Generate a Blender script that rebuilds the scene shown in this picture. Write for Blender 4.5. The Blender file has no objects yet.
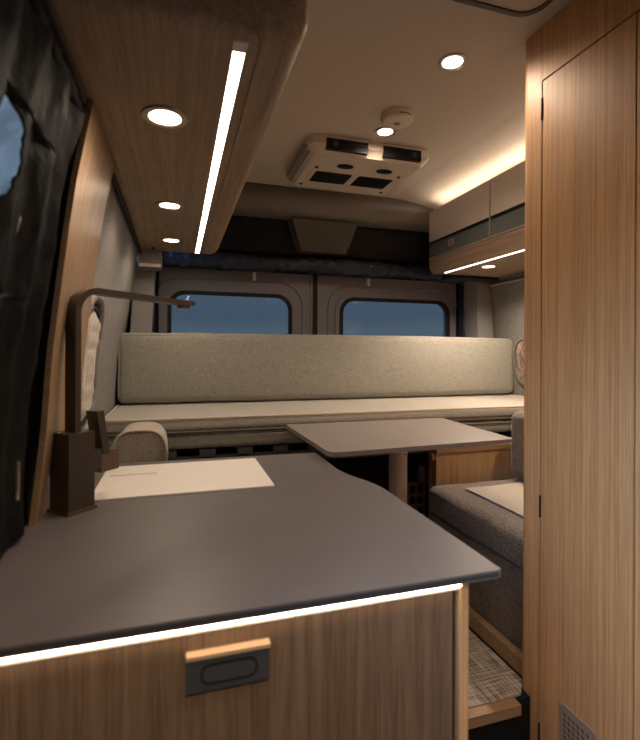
import bpy, bmesh, math, random
from mathutils import Vector, Matrix
random.seed(4)
PI = math.pi
ZO = 1.10                      # camera height above the main floor; heights below are measured from eye level
scene = bpy.context.scene
COL = scene.collection

# ------------------------------------------------------------------ materials
def new_mat(name):
    m = bpy.data.materials.new(name); m.use_nodes = True
    nt = m.node_tree
    return m, nt, nt.nodes['Principled BSDF']

def plain(name, col, rough=.5, metal=0., spec=.5, bump=0., bscale=200, var=0., vscale=30, sheen=0., coat=0.):
    m, nt, b = new_mat(name)
    b.inputs['Base Color'].default_value = (*col, 1)
    b.inputs['Roughness'].default_value = rough
    b.inputs['Metallic'].default_value = metal
    b.inputs['Specular IOR Level'].default_value = spec
    b.inputs['Sheen Weight'].default_value = sheen
    b.inputs['Coat Weight'].default_value = coat
    tc = nt.nodes.new('ShaderNodeTexCoord')
    if bump:
        n = nt.nodes.new('ShaderNodeTexNoise'); n.inputs['Scale'].default_value = bscale; n.inputs['Detail'].default_value = 3
        nt.links.new(tc.outputs['Object'], n.inputs['Vector'])
        bp = nt.nodes.new('ShaderNodeBump'); bp.inputs['Strength'].default_value = bump; bp.inputs['Distance'].default_value = .002
        nt.links.new(n.outputs['Fac'], bp.inputs['Height']); nt.links.new(bp.outputs['Normal'], b.inputs['Normal'])
    if var:
        n = nt.nodes.new('ShaderNodeTexNoise'); n.inputs['Scale'].default_value = vscale; n.inputs['Detail'].default_value = 4
        nt.links.new(tc.outputs['Object'], n.inputs['Vector'])
        r = nt.nodes.new('ShaderNodeValToRGB')
        r.color_ramp.elements[0].position = .3; r.color_ramp.elements[1].position = .7
        r.color_ramp.elements[0].color = (*[c * (1 - var) for c in col], 1)
        r.color_ramp.elements[1].color = (*[min(1, c * (1 + var)) for c in col], 1)
        nt.links.new(n.outputs['Fac'], r.inputs['Fac']); nt.links.new(r.outputs['Color'], b.inputs['Base Color'])
    return m

def wood(name, c0, c1, axis='Z', rough=.50, scale=55):
    """straight-grained oak veneer: fine streaks stretched along one axis"""
    m, nt, b = new_mat(name)
    tc = nt.nodes.new('ShaderNodeTexCoord')
    def stream(sc, lng, detail):
        mp = nt.nodes.new('ShaderNodeMapping')
        s = [sc, sc, sc]; s['XYZ'.index(axis)] = lng
        mp.inputs['Scale'].default_value = s
        nt.links.new(tc.outputs['Object'], mp.inputs['Vector'])
        n = nt.nodes.new('ShaderNodeTexNoise'); n.inputs['Scale'].default_value = 1; n.inputs['Detail'].default_value = detail
        n.inputs['Roughness'].default_value = .65
        nt.links.new(mp.outputs['Vector'], n.inputs['Vector'])
        return n
    a = stream(scale, 1.1, 4); c = stream(min(900, scale * 5), 9, 3)
    mx = nt.nodes.new('ShaderNodeMix'); mx.data_type = 'FLOAT'; mx.inputs[0].default_value = .5
    nt.links.new(a.outputs['Fac'], mx.inputs[2]); nt.links.new(c.outputs['Fac'], mx.inputs[3])
    r = nt.nodes.new('ShaderNodeValToRGB')
    e = r.color_ramp.elements
    e[0].position = .38; e[0].color = (*c1, 1); e[1].position = .60; e[1].color = (*c0, 1)
    nt.links.new(mx.outputs[0], r.inputs['Fac']); nt.links.new(r.outputs['Color'], b.inputs['Base Color'])
    b.inputs['Roughness'].default_value = rough
    bp = nt.nodes.new('ShaderNodeBump'); bp.inputs['Strength'].default_value = .12; bp.inputs['Distance'].default_value = .001
    nt.links.new(c.outputs['Fac'], bp.inputs['Height']); nt.links.new(bp.outputs['Normal'], b.inputs['Normal'])
    return m

def fabric(name, c0, c1, scale=420, rough=.95, bump=.5, sheen=.25):
    m, nt, b = new_mat(name)
    tc = nt.nodes.new('ShaderNodeTexCoord')
    n = nt.nodes.new('ShaderNodeTexNoise'); n.inputs['Scale'].default_value = scale; n.inputs['Detail'].default_value = 2
    n2 = nt.nodes.new('ShaderNodeTexNoise'); n2.inputs['Scale'].default_value = scale / 7; n2.inputs['Detail'].default_value = 4
    nt.links.new(tc.outputs['Object'], n.inputs['Vector']); nt.links.new(tc.outputs['Object'], n2.inputs['Vector'])
    mx = nt.nodes.new('ShaderNodeMix'); mx.data_type = 'FLOAT'; mx.inputs[0].default_value = .15
    nt.links.new(n.outputs['Fac'], mx.inputs[2]); nt.links.new(n2.outputs['Fac'], mx.inputs[3])
    r = nt.nodes.new('ShaderNodeValToRGB'); e = r.color_ramp.elements
    e[0].position = .36; e[0].color = (*c0, 1); e[1].position = .64; e[1].color = (*c1, 1)
    nt.links.new(mx.outputs[0], r.inputs['Fac']); nt.links.new(r.outputs['Color'], b.inputs['Base Color'])
    b.inputs['Roughness'].default_value = rough; b.inputs['Sheen Weight'].default_value = sheen
    bp = nt.nodes.new('ShaderNodeBump'); bp.inputs['Strength'].default_value = bump; bp.inputs['Distance'].default_value = .0015
    nt.links.new(mx.outputs[0], bp.inputs['Height']); nt.links.new(bp.outputs['Normal'], b.inputs['Normal'])
    return m

def weave(name):
    """woven vinyl matting: crossed light and dark threads"""
    m, nt, b = new_mat(name)
    tc = nt.nodes.new('ShaderNodeTexCoord')
    outs = []
    for s in ((12, 330, 1), (330, 12, 1)):
        mp = nt.nodes.new('ShaderNodeMapping'); mp.inputs['Scale'].default_value = s
        nt.links.new(tc.outputs['Object'], mp.inputs['Vector'])
        n = nt.nodes.new('ShaderNodeTexNoise'); n.inputs['Scale'].default_value = .8; n.inputs['Detail'].default_value = 1
        nt.links.new(mp.outputs['Vector'], n.inputs['Vector']); outs.append(n.outputs['Fac'])
    mx = nt.nodes.new('ShaderNodeMath'); mx.operation = 'ADD'
    nt.links.new(outs[0], mx.inputs[0]); nt.links.new(outs[1], mx.inputs[1])
    r = nt.nodes.new('ShaderNodeValToRGB'); e = r.color_ramp.elements
    r.color_ramp.interpolation = 'LINEAR'
    mh = nt.nodes.new('ShaderNodeMath'); mh.operation = 'MULTIPLY'; mh.inputs[1].default_value = .5
    nt.links.new(mx.outputs[0], mh.inputs[0])
    e[0].position = .42; e[0].color = (.12, .095, .078, 1); e[1].position = .57; e[1].color = (.47, .40, .34, 1)
    nt.links.new(mh.outputs[0], r.inputs['Fac']); nt.links.new(r.outputs['Color'], b.inputs['Base Color'])
    b.inputs['Roughness'].default_value = .7
    return m

def emit(name, col, s):
    m, nt, b = new_mat(name)
    b.inputs['Base Color'].default_value = (.8, .78, .72, 1)
    b.inputs['Emission Color'].default_value = (*col, 1); b.inputs['Emission Strength'].default_value = s
    return m

def glass(name, tint):
    m = bpy.data.materials.new(name); m.use_nodes = True
    nt = m.node_tree; nt.nodes.clear()
    o = nt.nodes.new('ShaderNodeOutputMaterial'); t = nt.nodes.new('ShaderNodeBsdfTransparent'); g = nt.nodes.new('ShaderNodeBsdfGlossy')
    t.inputs['Color'].default_value = (*tint, 1); g.inputs['Roughness'].default_value = .02
    fr = nt.nodes.new('ShaderNodeFresnel'); fr.inputs['IOR'].default_value = 1.3
    mx = nt.nodes.new('ShaderNodeMixShader')
    nt.links.new(fr.outputs[0], mx.inputs[0]); nt.links.new(t.outputs[0], mx.inputs[1]); nt.links.new(g.outputs[0], mx.inputs[2])
    nt.links.new(mx.outputs[0], o.inputs['Surface'])
    return m

WARM = (1, .80, .61)
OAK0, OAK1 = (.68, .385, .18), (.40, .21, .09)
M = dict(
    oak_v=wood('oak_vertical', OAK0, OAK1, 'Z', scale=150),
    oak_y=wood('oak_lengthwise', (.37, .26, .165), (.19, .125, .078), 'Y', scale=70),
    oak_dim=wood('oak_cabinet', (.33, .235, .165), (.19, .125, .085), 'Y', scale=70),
    oak_left=wood('oak_wall', (.42, .28, .165), (.27, .165, .09), 'Z', rough=.36, scale=60),
    oak_edge=wood('oak_edge', (.38, .25, .14), (.25, .15, .08), 'X'),
    oak_box=wood('oak_box', (.50, .33, .17), (.30, .18, .085), 'Z', scale=90),
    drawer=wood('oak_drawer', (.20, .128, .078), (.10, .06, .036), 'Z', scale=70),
    counter=plain('counter_laminate', (.118, .102, .101), rough=.40, spec=.45, bump=.05, bscale=600, var=.06, vscale=14),
    counter_edge=plain('counter_edge', (.035, .033, .036), rough=.5),
    table=plain('table_laminate', (.205, .178, .165), rough=.45, bump=.05, bscale=500, var=.04, vscale=12),
    sink=plain('sink_cover', (.80, .74, .68), rough=.35, var=.02),
    faucet=plain('faucet_gunmetal', (.085, .068, .056), rough=.36, metal=.6, bump=.05, bscale=900),
    bronze=plain('bronze_satin', (.20, .14, .10), rough=.35, metal=.8),
    steel=plain('brushed_steel', (.72, .66, .60), rough=.38, metal=.15, bump=.04, bscale=700),
    lip_glow=plain('led_lit_lip', (.62, .43, .26), rough=.4, metal=.3),  # golden LED light on the handle's top edge, put into the colour
    chrome=plain('chrome_ring', (.50, .42, .36), rough=.3, metal=.8),
    ceiling=plain('ceiling_fabric', (.56, .49, .425), rough=.9, bump=.25, bscale=400, var=.03, vscale=90),
    trimgrey=plain('grey_moulding', (.21, .20, .195), rough=.55, bump=.08, bscale=500),
    header=plain('header_moulding', (.16, .135, .115), rough=.42, bump=.06, bscale=500),
    visor=plain('visor_panel', (.085, .073, .062), rough=.6, bump=.06, bscale=400),
    doorgrey=plain('door_lining', (.165, .160, .170), rough=.5, bump=.15, bscale=500),
    rubber=plain('black_rubber', (.010, .010, .011), rough=.6, spec=.25),
    darkgrey=plain('dark_grey_plastic', (.05, .05, .052), rough=.45),
    black=plain('black_void', (.010, .010, .010), rough=.8, spec=.15),
    slot=plain('black_vent', (.010, .010, .010), rough=.5, spec=.2),
    cream=plain('cream_plastic', (.66, .58, .50), rough=.35),
    beige_gloss=plain('beige_lacquer', (.66, .59, .53), rough=.25, coat=.3),
    greygreen=plain('grey_green_glass', (.125, .145, .142), rough=.12, coat=.5),
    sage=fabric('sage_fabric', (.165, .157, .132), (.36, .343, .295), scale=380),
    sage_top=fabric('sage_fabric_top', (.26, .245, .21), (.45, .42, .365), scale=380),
    piping=plain('piping_cord', (.52, .44, .34), rough=.8),
    piping_dark=plain('piping_dark', (.12, .10, .075), rough=.8),
    charcoal=fabric('charcoal_fabric', (.028, .022, .018), (.26, .205, .165), scale=300),
    taupe_pad=fabric('taupe_pad', (.28, .24, .195), (.50, .44, .365), scale=420),
    speckle=fabric('speckled_knit', (.20, .165, .135), (.55, .48, .41), scale=300),
    felt=fabric('grey_felt', (.085, .078, .073), (.24, .225, .21), scale=330, sheen=.1, bump=.3),
    quilt=fabric('quilted_beige', (.40, .355, .30), (.55, .49, .42), scale=200),
    knit=None,
    satin=plain('black_satin', (.007, .006, .0055), rough=.6, spec=.07, bump=.9, bscale=60),
    lining=plain('silver_lining', (.50, .54, .60), rough=.32, metal=.35, bump=.7, bscale=55),
    navy=plain('navy_satin', (.014, .019, .034), rough=.45, spec=.4, bump=.5, bscale=50),
    mat=weave('woven_mat'),
    floorv=plain('floor_vinyl', (.035, .032, .03), rough=.5, var=.1, vscale=20),
    lens=emit('lamp_lens', (1, .80, .58), 5),
    led=emit('led_strip', (1, .87, .74), 3),
    led_soft=emit('led_soft', (1, .84, .74), 1.6),
    edge=plain('champagne_edge', (.45, .36, .29), rough=.4, metal=.3),
    led_cove=emit('led_cove', (1, .82, .62), 5.5),
    led_warm=emit('led_warm', (1, .76, .54), 3),
    glass=glass('tinted_glass', (.80, .88, .95)),
    rim=plain('hatch_rim', (.045, .038, .034), rough=.45),
    ink=plain('grey_print', (.12, .11, .10), rough=.7),
    perf=plain('perforated_metal', (.16, .135, .12), rough=.5, metal=.2),
    grille=plain('taupe_metal', (.34, .265, .205), rough=.45, metal=.1),
)
# reddish knit with vertical streaks
m, nt, b = new_mat('streaked_knit')
tc = nt.nodes.new('ShaderNodeTexCoord'); mp = nt.nodes.new('ShaderNodeMapping'); mp.inputs['Scale'].default_value = (120, 120, 26)
n = nt.nodes.new('ShaderNodeTexNoise'); n.inputs['Scale'].default_value = 1; n.inputs['Detail'].default_value = 3
r = nt.nodes.new('ShaderNodeValToRGB'); e = r.color_ramp.elements
e[0].position = .36; e[0].color = (.06, .045, .038, 1); e[1].position = .66; e[1].color = (.50, .40, .32, 1)
k = e.new(.5); k.color = (.20, .145, .115, 1)
nt.links.new(tc.outputs['Object'], mp.inputs['Vector']); nt.links.new(mp.outputs['Vector'], n.inputs['Vector'])
nt.links.new(n.outputs['Fac'], r.inputs['Fac']); nt.links.new(r.outputs['Color'], b.inputs['Base Color']); b.inputs['Roughness'].default_value = .9
M['knit'] = m

m, nt, b = new_mat('backing_film')
b.inputs['Base Color'].default_value = (.62, .62, .64, 1); b.inputs['Roughness'].default_value = .3
tr_ = nt.nodes.new('ShaderNodeBsdfTranslucent'); tr_.inputs['Color'].default_value = (.85, .84, .82, 1)
ms = nt.nodes.new('ShaderNodeMixShader'); ms.inputs[0].default_value = .35
nt.links.new(b.outputs[0], ms.inputs[1]); nt.links.new(tr_.outputs[0], ms.inputs[2]); nt.links.new(ms.outputs[0], nt.nodes['Material Output'].inputs['Surface'])
M['lining'] = m

# ------------------------------------------------------------------ mesh helpers
class MB:
    def __init__(self): self.bm = bmesh.new()
    def _bev(self, vs, w, seg):
        if w <= 0: return
        s = set(vs)
        es = [e for e in self.bm.edges if e.verts[0] in s and e.verts[1] in s and len(e.link_faces) == 2 and e.calc_face_angle(0) > .5]
        bmesh.ops.bevel(self.bm, geom=es, offset=w, segments=seg, profile=.5, affect='EDGES', clamp_overlap=True)
    def box(self, x0, x1, y0, y1, z0, z1, bev=0, seg=2):
        vs = [self.bm.verts.new((x, y, z)) for z in (z0, z1) for y in (y0, y1) for x in (x0, x1)]
        for f in ((0, 2, 3, 1), (4, 5, 7, 6), (0, 1, 5, 4), (2, 6, 7, 3), (0, 4, 6, 2), (1, 3, 7, 5)):
            self.bm.faces.new([vs[i] for i in f])
        self._bev(vs, bev, seg); return self
    def hull(self, lo, hi, bev=0, seg=2):
        """solid between two loops of the same number of points"""
        a = [self.bm.verts.new(p) for p in lo]; b = [self.bm.verts.new(p) for p in hi]
        n = len(a)
        self.bm.faces.new(a[::-1]); self.bm.faces.new(b)
        for i in range(n): self.bm.faces.new((a[i], a[(i + 1) % n], b[(i + 1) % n], b[i]))
        self._bev(a + b, bev, seg); return self
    def prism(self, poly, axis, a, b, bev=0, seg=2):
        def P(p, t):
            return {'x': (t, p[0], p[1]), 'y': (p[0], t, p[1]), 'z': (p[0], p[1], t)}[axis]
        return self.hull([P(p, a) for p in poly], [P(p, b) for p in poly], bev, seg)
    def cyl(self, c, r, h, axis='z', n=40, r2=None, bev=0, sy=1):
        r2 = r if r2 is None else r2
        def P(t, rr, hh):
            x, y = rr * math.cos(t), rr * sy * math.sin(t)
            v = {'z': (x, y, hh), 'y': (x, hh, y), 'x': (hh, x, y)}[axis]
            return (c[0] + v[0], c[1] + v[1], c[2] + v[2])
        T = [2 * PI * i / n for i in range(n)]
        return self.hull([P(t, r, 0) for t in T], [P(t, r2, h) for t in T], bev)
    def lathe(self, c, prof, n=48, sy=1):
        rings = []
        for r_, z in prof:
            rings.append([self.bm.verts.new((c[0] + r_ * math.cos(2 * PI * i / n), c[1] + sy * r_ * math.sin(2 * PI * i / n), c[2] + z)) for i in range(n)])
        for A, B in zip(rings, rings[1:]):
            for i in range(n): self.bm.faces.new((A[i], A[(i + 1) % n], B[(i + 1) % n], B[i]))
        for R in (rings[0], rings[-1]):
            if (R[0].co - R[n // 2].co).length > 1e-4: self.bm.faces.new(R)
        return self
    def tube(self, pts, r, n=10, closed=False):
        pts = [Vector(p) for p in pts]; rings = []
        N = len(pts); up = Vector((0, 0, 1))
        for i, p in enumerate(pts):
            a = pts[(i - 1) % N] if closed or i else p; b_ = pts[(i + 1) % N] if closed or i < N - 1 else p
            t = (b_ - a).normalized()
            s = t.cross(up)
            if s.length < .05: s = t.cross(Vector((1, 0, 0)))
            s.normalize(); w = s.cross(t)
            rings.append([self.bm.verts.new(p + r * (s * math.cos(2 * PI * k / n) + w * math.sin(2 * PI * k / n))) for k in range(n)])
        pr = list(zip(rings, rings[1:])) + ([(rings[-1], rings[0])] if closed else [])
        for A, B in pr:
            for k in range(n): self.bm.faces.new((A[k], A[(k + 1) % n], B[(k + 1) % n], B[k]))
        if not closed: self.bm.faces.new(rings[0]); self.bm.faces.new(rings[-1])
        return self
    def ribbon(self, pts, side, w, thick, normals):
        """flat bar swept along a path: side = sideways unit vector"""
        side = Vector(side); rings = []
        for p, nn in zip(pts, normals):
            p = Vector(p); nn = Vector(nn)
            rings.append([self.bm.verts.new(p + side * a * w / 2 + nn * c * thick / 2) for a, c in ((-1, -1), (1, -1), (1, 1), (-1, 1))])
        for A, B in zip(rings, rings[1:]):
            for k in range(4): self.bm.faces.new((A[k], A[(k + 1) % 4], B[(k + 1) % 4], B[k]))
        self.bm.faces.new(rings[0]); self.bm.faces.new(rings[-1]); return self
    def grid(self, fn, nu, nv, thick=0, nrm=None):
        """sheet fn(u,v)->point ; optional thickness along vector nrm"""
        G = [[self.bm.verts.new(fn(i / nu, j / nv)) for j in range(nv + 1)] for i in range(nu + 1)]
        for i in range(nu):
            for j in range(nv): self.bm.faces.new((G[i][j], G[i + 1][j], G[i + 1][j + 1], G[i][j + 1]))
        if thick:
            o = Vector(nrm) * thick
            H = [[self.bm.verts.new(v.co + o) for v in row] for row in G]
            for i in range(nu):
                for j in range(nv): self.bm.faces.new((H[i][j], H[i][j + 1], H[i + 1][j + 1], H[i + 1][j]))
            for i in range(nu):
                self.bm.faces.new((G[i][0], H[i][0], H[i + 1][0], G[i + 1][0])); self.bm.faces.new((G[i][nv], G[i + 1][nv], H[i + 1][nv], H[i][nv]))
            for j in range(nv):
                self.bm.faces.new((G[0][j], G[0][j + 1], H[0][j + 1], H[0][j])); self.bm.faces.new((G[nu][j], H[nu][j], H[nu][j + 1], G[nu][j + 1]))
        return self
    def ring(self, inner, outer, axis, a, b):
        """plate with a hole; both loops star-shaped about their common middle"""
        cx = sum(p[0] for p in inner) / len(inner); cy = sum(p[1] for p in inner) / len(inner)
        ang = sorted(set(round(math.atan2(p[1] - cy, p[0] - cx), 5) for p in list(inner) + list(outer)))
        def hit(poly, t):
            d = (math.cos(t), math.sin(t)); best = None
            for i in range(len(poly)):
                p, q = poly[i], poly[(i + 1) % len(poly)]
                ex, ey = q[0] - p[0], q[1] - p[1]; den = d[0] * ey - d[1] * ex
                if abs(den) < 1e-12: continue
                wx, wy = p[0] - cx, p[1] - cy
                s = (wx * ey - wy * ex) / den; u = (wx * d[1] - wy * d[0]) / den
                if s > 0 and -1e-4 <= u <= 1 + 1e-4: best = s if best is None else max(best, s)
            return (cx + d[0] * best, cy + d[1] * best)
        def P(p, t):
            return {'x': (t, p[0], p[1]), 'y': (p[0], t, p[1]), 'z': (p[0], p[1], t)}[axis]
        I = [hit(inner, t) for t in ang]; O = [hit(outer, t) for t in ang]; n = len(ang)
        V = [[self.bm.verts.new(P(p, t)) for p in L] for L, t in ((I, a), (O, a), (O, b), (I, b))]
        for i in range(n):
            j = (i + 1) % n
            for k in range(4):
                A, B = V[k], V[(k + 1) % 4]; self.bm.faces.new((A[i], A[j], B[j], B[i]))
        return self
    def rot(self, ang, c, axis='Z'):
        bmesh.ops.rotate(self.bm, verts=self.bm.verts, cent=c, matrix=Matrix.Rotation(ang, 3, axis)); return self
    def build(self, name, mat, parent=None, smooth=35, origin=None):
        bm = self.bm
        bmesh.ops.recalc_face_normals(bm, faces=bm.faces)
        if parent is not None: off = Vector(parent['_o'])
        elif origin is not None: off = Vector(origin)
        else:
            xs = [v.co for v in bm.verts]
            off = Vector(((min(c.x for c in xs) + max(c.x for c in xs)) / 2, (min(c.y for c in xs) + max(c.y for c in xs)) / 2, min(c.z for c in xs)))
        bmesh.ops.translate(bm, verts=bm.verts, vec=-off)
        me = bpy.data.meshes.new(name); bm.to_mesh(me); bm.free()
        me.materials.append(mat)
        for p in me.polygons: p.use_smooth = True
        me.set_sharp_from_angle(angle=math.radians(smooth))
        o = bpy.data.objects.new(name, me); COL.objects.link(o)
        o['_o'] = tuple(off)
        if parent is not None: o.parent = parent
        else: o.location = (off.x, off.y, off.z + ZO)
        return o

def rr(x0, x1, y0, y1, r, n=6):
    """rounded rectangle; r a number or four radii (x0y0, x1y0, x1y1, x0y1)"""
    R = [r] * 4 if not hasattr(r, '__len__') else r
    out = []
    for (cx, cy, sx, sy, a0), q in zip(((x0, y0, 1, 1, PI), (x1, y0, -1, 1, 1.5 * PI), (x1, y1, -1, -1, 0), (x0, y1, 1, -1, .5 * PI)), R):
        if q <= 0: out.append((cx, cy)); continue
        for k in range(n + 1):
            t = a0 + k / n * PI / 2
            out.append((cx + sx * q + q * math.cos(t), cy + sy * q + q * math.sin(t)))
    return out

def round_poly(pts, radii, n=6):
    out = []
    N = len(pts)
    for i, (p, q) in enumerate(zip(pts, radii)):
        if q <= 0: out.append(p); continue
        P = Vector(p); A = (Vector(pts[i - 1]) - P).normalized(); B = (Vector(pts[(i + 1) % N]) - P).normalized()
        a, c = P + A * q, P + B * q
        for k in range(n + 1):
            t = k / n; v = a * (1 - t) ** 2 + P * 2 * t * (1 - t) + c * t * t; out.append((v.x, v.y))
    return out

def thing(name, label, cat, loc, group=None):
    o = bpy.data.objects.new(name, None); COL.objects.link(o)
    o.empty_display_size = .05
    o.location = (loc[0], loc[1], loc[2] + ZO); o['_o'] = tuple(loc)
    o['label'] = label; o['category'] = cat
    if group: o['group'] = group
    return o
def tag(o, label, cat, group=None):
    o['label'] = label; o['category'] = cat
    if group: o['group'] = group
    return o
def struct(o): o['kind'] = 'structure'; return o

def cushion(x0, x1, y0, y1, z0, z1, r=.03, bulge=(0, 0, 0), seg=5, cuts=10, noise=.0015):
    mb = MB(); bm = mb.bm
    mb.box(x0, x1, y0, y1, z0, z1)
    bmesh.ops.subdivide_edges(bm, edges=bm.edges[:], cuts=cuts, use_grid_fill=True)
    cx, cy, cz = (x0 + x1) / 2, (y0 + y1) / 2, (z0 + z1) / 2
    hx, hy, hz = (x1 - x0) / 2, (y1 - y0) / 2, (z1 - z0) / 2
    # redistribute towards the edges so the rounding is well sampled
    def red(t, h):
        k = min(.9, 2.2 * r / h) if h > 0 else 0
        q = abs(t)
        s = 1 - 2 / (cuts + 1)
        v = q / s * (1 - k) if q <= s else (1 - k) + (q - s) / (1 - s) * k
        return math.copysign(v, t)
    for v in bm.verts:
        v.co = Vector((cx + hx * red((v.co.x - cx) / hx, hx), cy + hy * red((v.co.y - cy) / hy, hy), cz + hz * red((v.co.z - cz) / hz, hz)))
    es = [e for e in bm.edges if e.calc_face_angle(0) > .8]
    bmesh.ops.bevel(bm, geom=es, offset=r, segments=seg, profile=.5, affect='EDGES', clamp_overlap=True)
    from mathutils import noise as nz
    for v in bm.verts:
        a, b_, c = (v.co.x - cx) / hx, (v.co.y - cy) / hy, (v.co.z - cz) / hz
        w = lambda t: max(0, 1 - t * t)
        v.co.x += bulge[0] * a * w(b_) * w(c); v.co.y += bulge[1] * b_ * w(a * a) * w(c); v.co.z += bulge[2] * c * w(a * a * a) * w(b_)
        d = nz.noise_vector(v.co * 9) * noise * 2; v.co += d
    return mb

def spot(name, loc, power, size=150, blend=.7, rad=.02, col=WARM, aim=(0, 0, -1)):
    l = bpy.data.lights.new(name, 'SPOT'); l.energy = power; l.color = col; l.spot_size = math.radians(size); l.spot_blend = blend
    l.shadow_soft_size = rad
    o = bpy.data.objects.new(name, l); COL.objects.link(o); o.location = (loc[0], loc[1], loc[2] + ZO)
    o.rotation_euler = Vector(aim).to_track_quat('-Z', 'Y').to_euler()
    return o

# ------------------------------------------------------------------ the van body
WP = [(-1.12, -.265), (-.6, -.265), (-.3, -.258), (-.15, -.252), (0, -.242), (.2, -.208), (.44, -.163), (.62, -.135), (.74, -.11), (.86, -.085)]
def wx(z):
    for (a, xa), (b_, xb) in zip(WP, WP[1:]):
        if z <= b_: return xa + (xb - xa) * max(0, (z - a)) / (b_ - a)
    return WP[-1][1]
MID = .77
def rx(z): return 2 * MID - wx(z)
Y0, Y1 = -1.6, 2.47
CEIL = .83

def wallpatch(mb, side, y0, y1, z0, z1):
    f = wx if side < 0 else rx
    n = max(2, int((z1 - z0) / .06))
    zs = [z0 + (z1 - z0) * i / n for i in range(n + 1)]
    t = -.03 if side < 0 else .03
    lo = [(f(z), y0, z) for z in zs] + [(f(z) + t, y0, z) for z in reversed(zs)]
    hi = [(p[0], y1, p[2]) for p in lo]
    mb.hull(lo, hi)
w = MB()
SW = (-.75, .80, -.12, .40)      # side window opening y0,y1,z0,z1
wallpatch(w, -1, Y0, SW[0], -1.12, .86); wallpatch(w, -1, SW[1], 2.195, -1.12, .86); wallpatch(w, -1, 2.195, 2.268, -1.12, .40); wallpatch(w, -1, 2.195, 2.268, .64, .86); wallpatch(w, -1, 2.268, Y1 + .03, -1.12, .86)
wallpatch(w, -1, SW[0], SW[1], -1.12, SW[2]); wallpatch(w, -1, SW[0], SW[1], SW[3], .86)
struct(w.build('wall_left', M['felt']))
w = MB(); wallpatch(w, 1, Y0, Y1 + .03, -1.12, .86); struct(w.build('wall_right', M['felt']))
struct(MB().box(-.32, 1.86, Y0 - .03, Y1 + .03, -1.14, -1.10).build('floor', M['floorv']))
struct(MB().box(-.12, 1.66, Y0 - .03, Y1 + .03, CEIL, CEIL + .04).build('ceiling', M['ceiling']))
struct(MB().box(-.32, 1.86, Y0 - .03, Y0, -1.12, .86).build('wall_front', M['darkgrey']))
pn = MB()
pn.hull([(wx(z) + .004, .801, z) for z in (-.3, -.15, 0, .2, .43)] + [(wx(z) + .0002, .801, z) for z in (.43, .2, 0, -.15, -.3)], [(wx(z) + .004, .903, z) for z in (-.3, -.15, 0, .2, .43)] + [(wx(z) + .0002, .903, z) for z in (.43, .2, 0, -.15, -.3)])
struct(pn.build('trim_10', M['black']))
# sloping cove between flat ceiling and right wall
cv = [(1.10, .831), (1.18, .824), (1.26, .808), (1.34, .790), (1.46, .768), (1.60, .745), (1.66, .74), (1.66, .831)]
struct(MB().prism(cv, 'y', 1.07, 2.42).build('trim_9', M['ceiling'], smooth=60))
# side window
f = struct(MB().ring(rr(SW[0] + .02, SW[1] - .02, SW[2] + .02, SW[3] - .02, .05), rr(SW[0], SW[1], SW[2], SW[3], .002), 'x', -.262, -.228).rot(math.radians(6.5), (-.20, 0, .12), 'Y').build('window_1', M['rubber']))
MB().ring(rr(SW[0] + .03, SW[1] - .03, SW[2] + .03, SW[3] - .03, .05), rr(SW[0] + .018, SW[1] - .018, SW[2] + .018, SW[3] - .018, .05), 'x', -.25, -.236).rot(math.radians(6.5), (-.20, 0, .12), 'Y').build('window_seal', M['darkgrey'], f)
MB().prism(rr(SW[0] + .015, SW[1] - .015, SW[2] + .015, SW[3] - .015, .05), 'x', -.247, -.243).rot(math.radians(6.5), (-.20, 0, .12), 'Y').build('window_glass', M['glass'], f)

struct(MB().hull([(-.172, 2.196, .402), (-.168, 2.196, .402), (-.138, 2.196, .638), (-.142, 2.196, .638)], [(-.172, 2.267, .402), (-.168, 2.267, .402), (-.138, 2.267, .638), (-.142, 2.267, .638)]).build('window_4', M['glass']))  # unseen glass slot, added to let blue light onto the rear blind
# rear wall: frame round the doors
DY = 2.45
w = MB(); w.box(-.30, 1.84, DY - .02, DY + .04, .42, .86); w.box(-.30, -.17, DY - .02, DY + .04, -1.12, .42)
w.box(1.61, 1.84, DY - .02, DY + .04, -1.12, .42); w.box(-.17, 1.61, DY - .02, DY + .04, -1.12, -.95)
struct(w.build('wall_rear', M['black']))
def rear_door(i, x0, x1, wx0, wx1, hookx):
    win = rr(wx0, wx1, -.16, .288, .075, 8)
    d = struct(MB().ring(win, rr(x0, x1, -.95, .415, .002), 'y', DY, DY + .03).build('door_%d' % i, M['doorgrey']))
    # raised moulding round the glass, rubber seal and glass
    o1 = rr(wx0 - .035, wx1 + .035, -.195, .323, .10, 8)
    MB().ring(rr(wx0 + .001, wx1 - .001, -.16, .287, .075, 8), o1, 'y', DY - .012, DY + .001).build('window_surround', M['doorgrey'], d)
    MB().ring(rr(wx0 + .008, wx1 - .008, -.152, .28, .07, 8), rr(wx0 - .012, wx1 + .012, -.172, .30, .085, 8), 'y', DY - .018, DY - .008).build('window_seal', M['rubber'], d)
    MB().tube([(x, DY - .002, z) for x, z in rr(wx0 - .075, wx1 + .075, -.23, .365, .13, 8)], .006, 8, True).build('moulded_bead', M['doorgrey'], d)
    w_ = struct(MB().prism(rr(wx0 - .002, wx1 + .002, -.162, .289, .075, 8), 'y', DY + .010, DY + .014).build('window_%d' % (i + 1), M['glass']))
    h = MB().box(hookx - .007, hookx + .007, DY - .022, DY, .372, .408, .002).box(hookx - .007, hookx + .007, DY - .03, DY - .018, .366, .376, .002).build('coat_hook', M['cream'], d)
    h['label'] = 'small pale hook'
rear_door(1, -.17, .698, -.035, .578, .385)
rear_door(2, .740, 1.61, .872, 1.545, 1.03)
s = MB().box(.698, .704, DY - .012, DY + .03, -.95, .42, .002).box(.734, .740, DY - .012, DY + .03, -.95, .42, .003)
o = struct(s.build('trim_1', M['trimgrey']))
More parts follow.
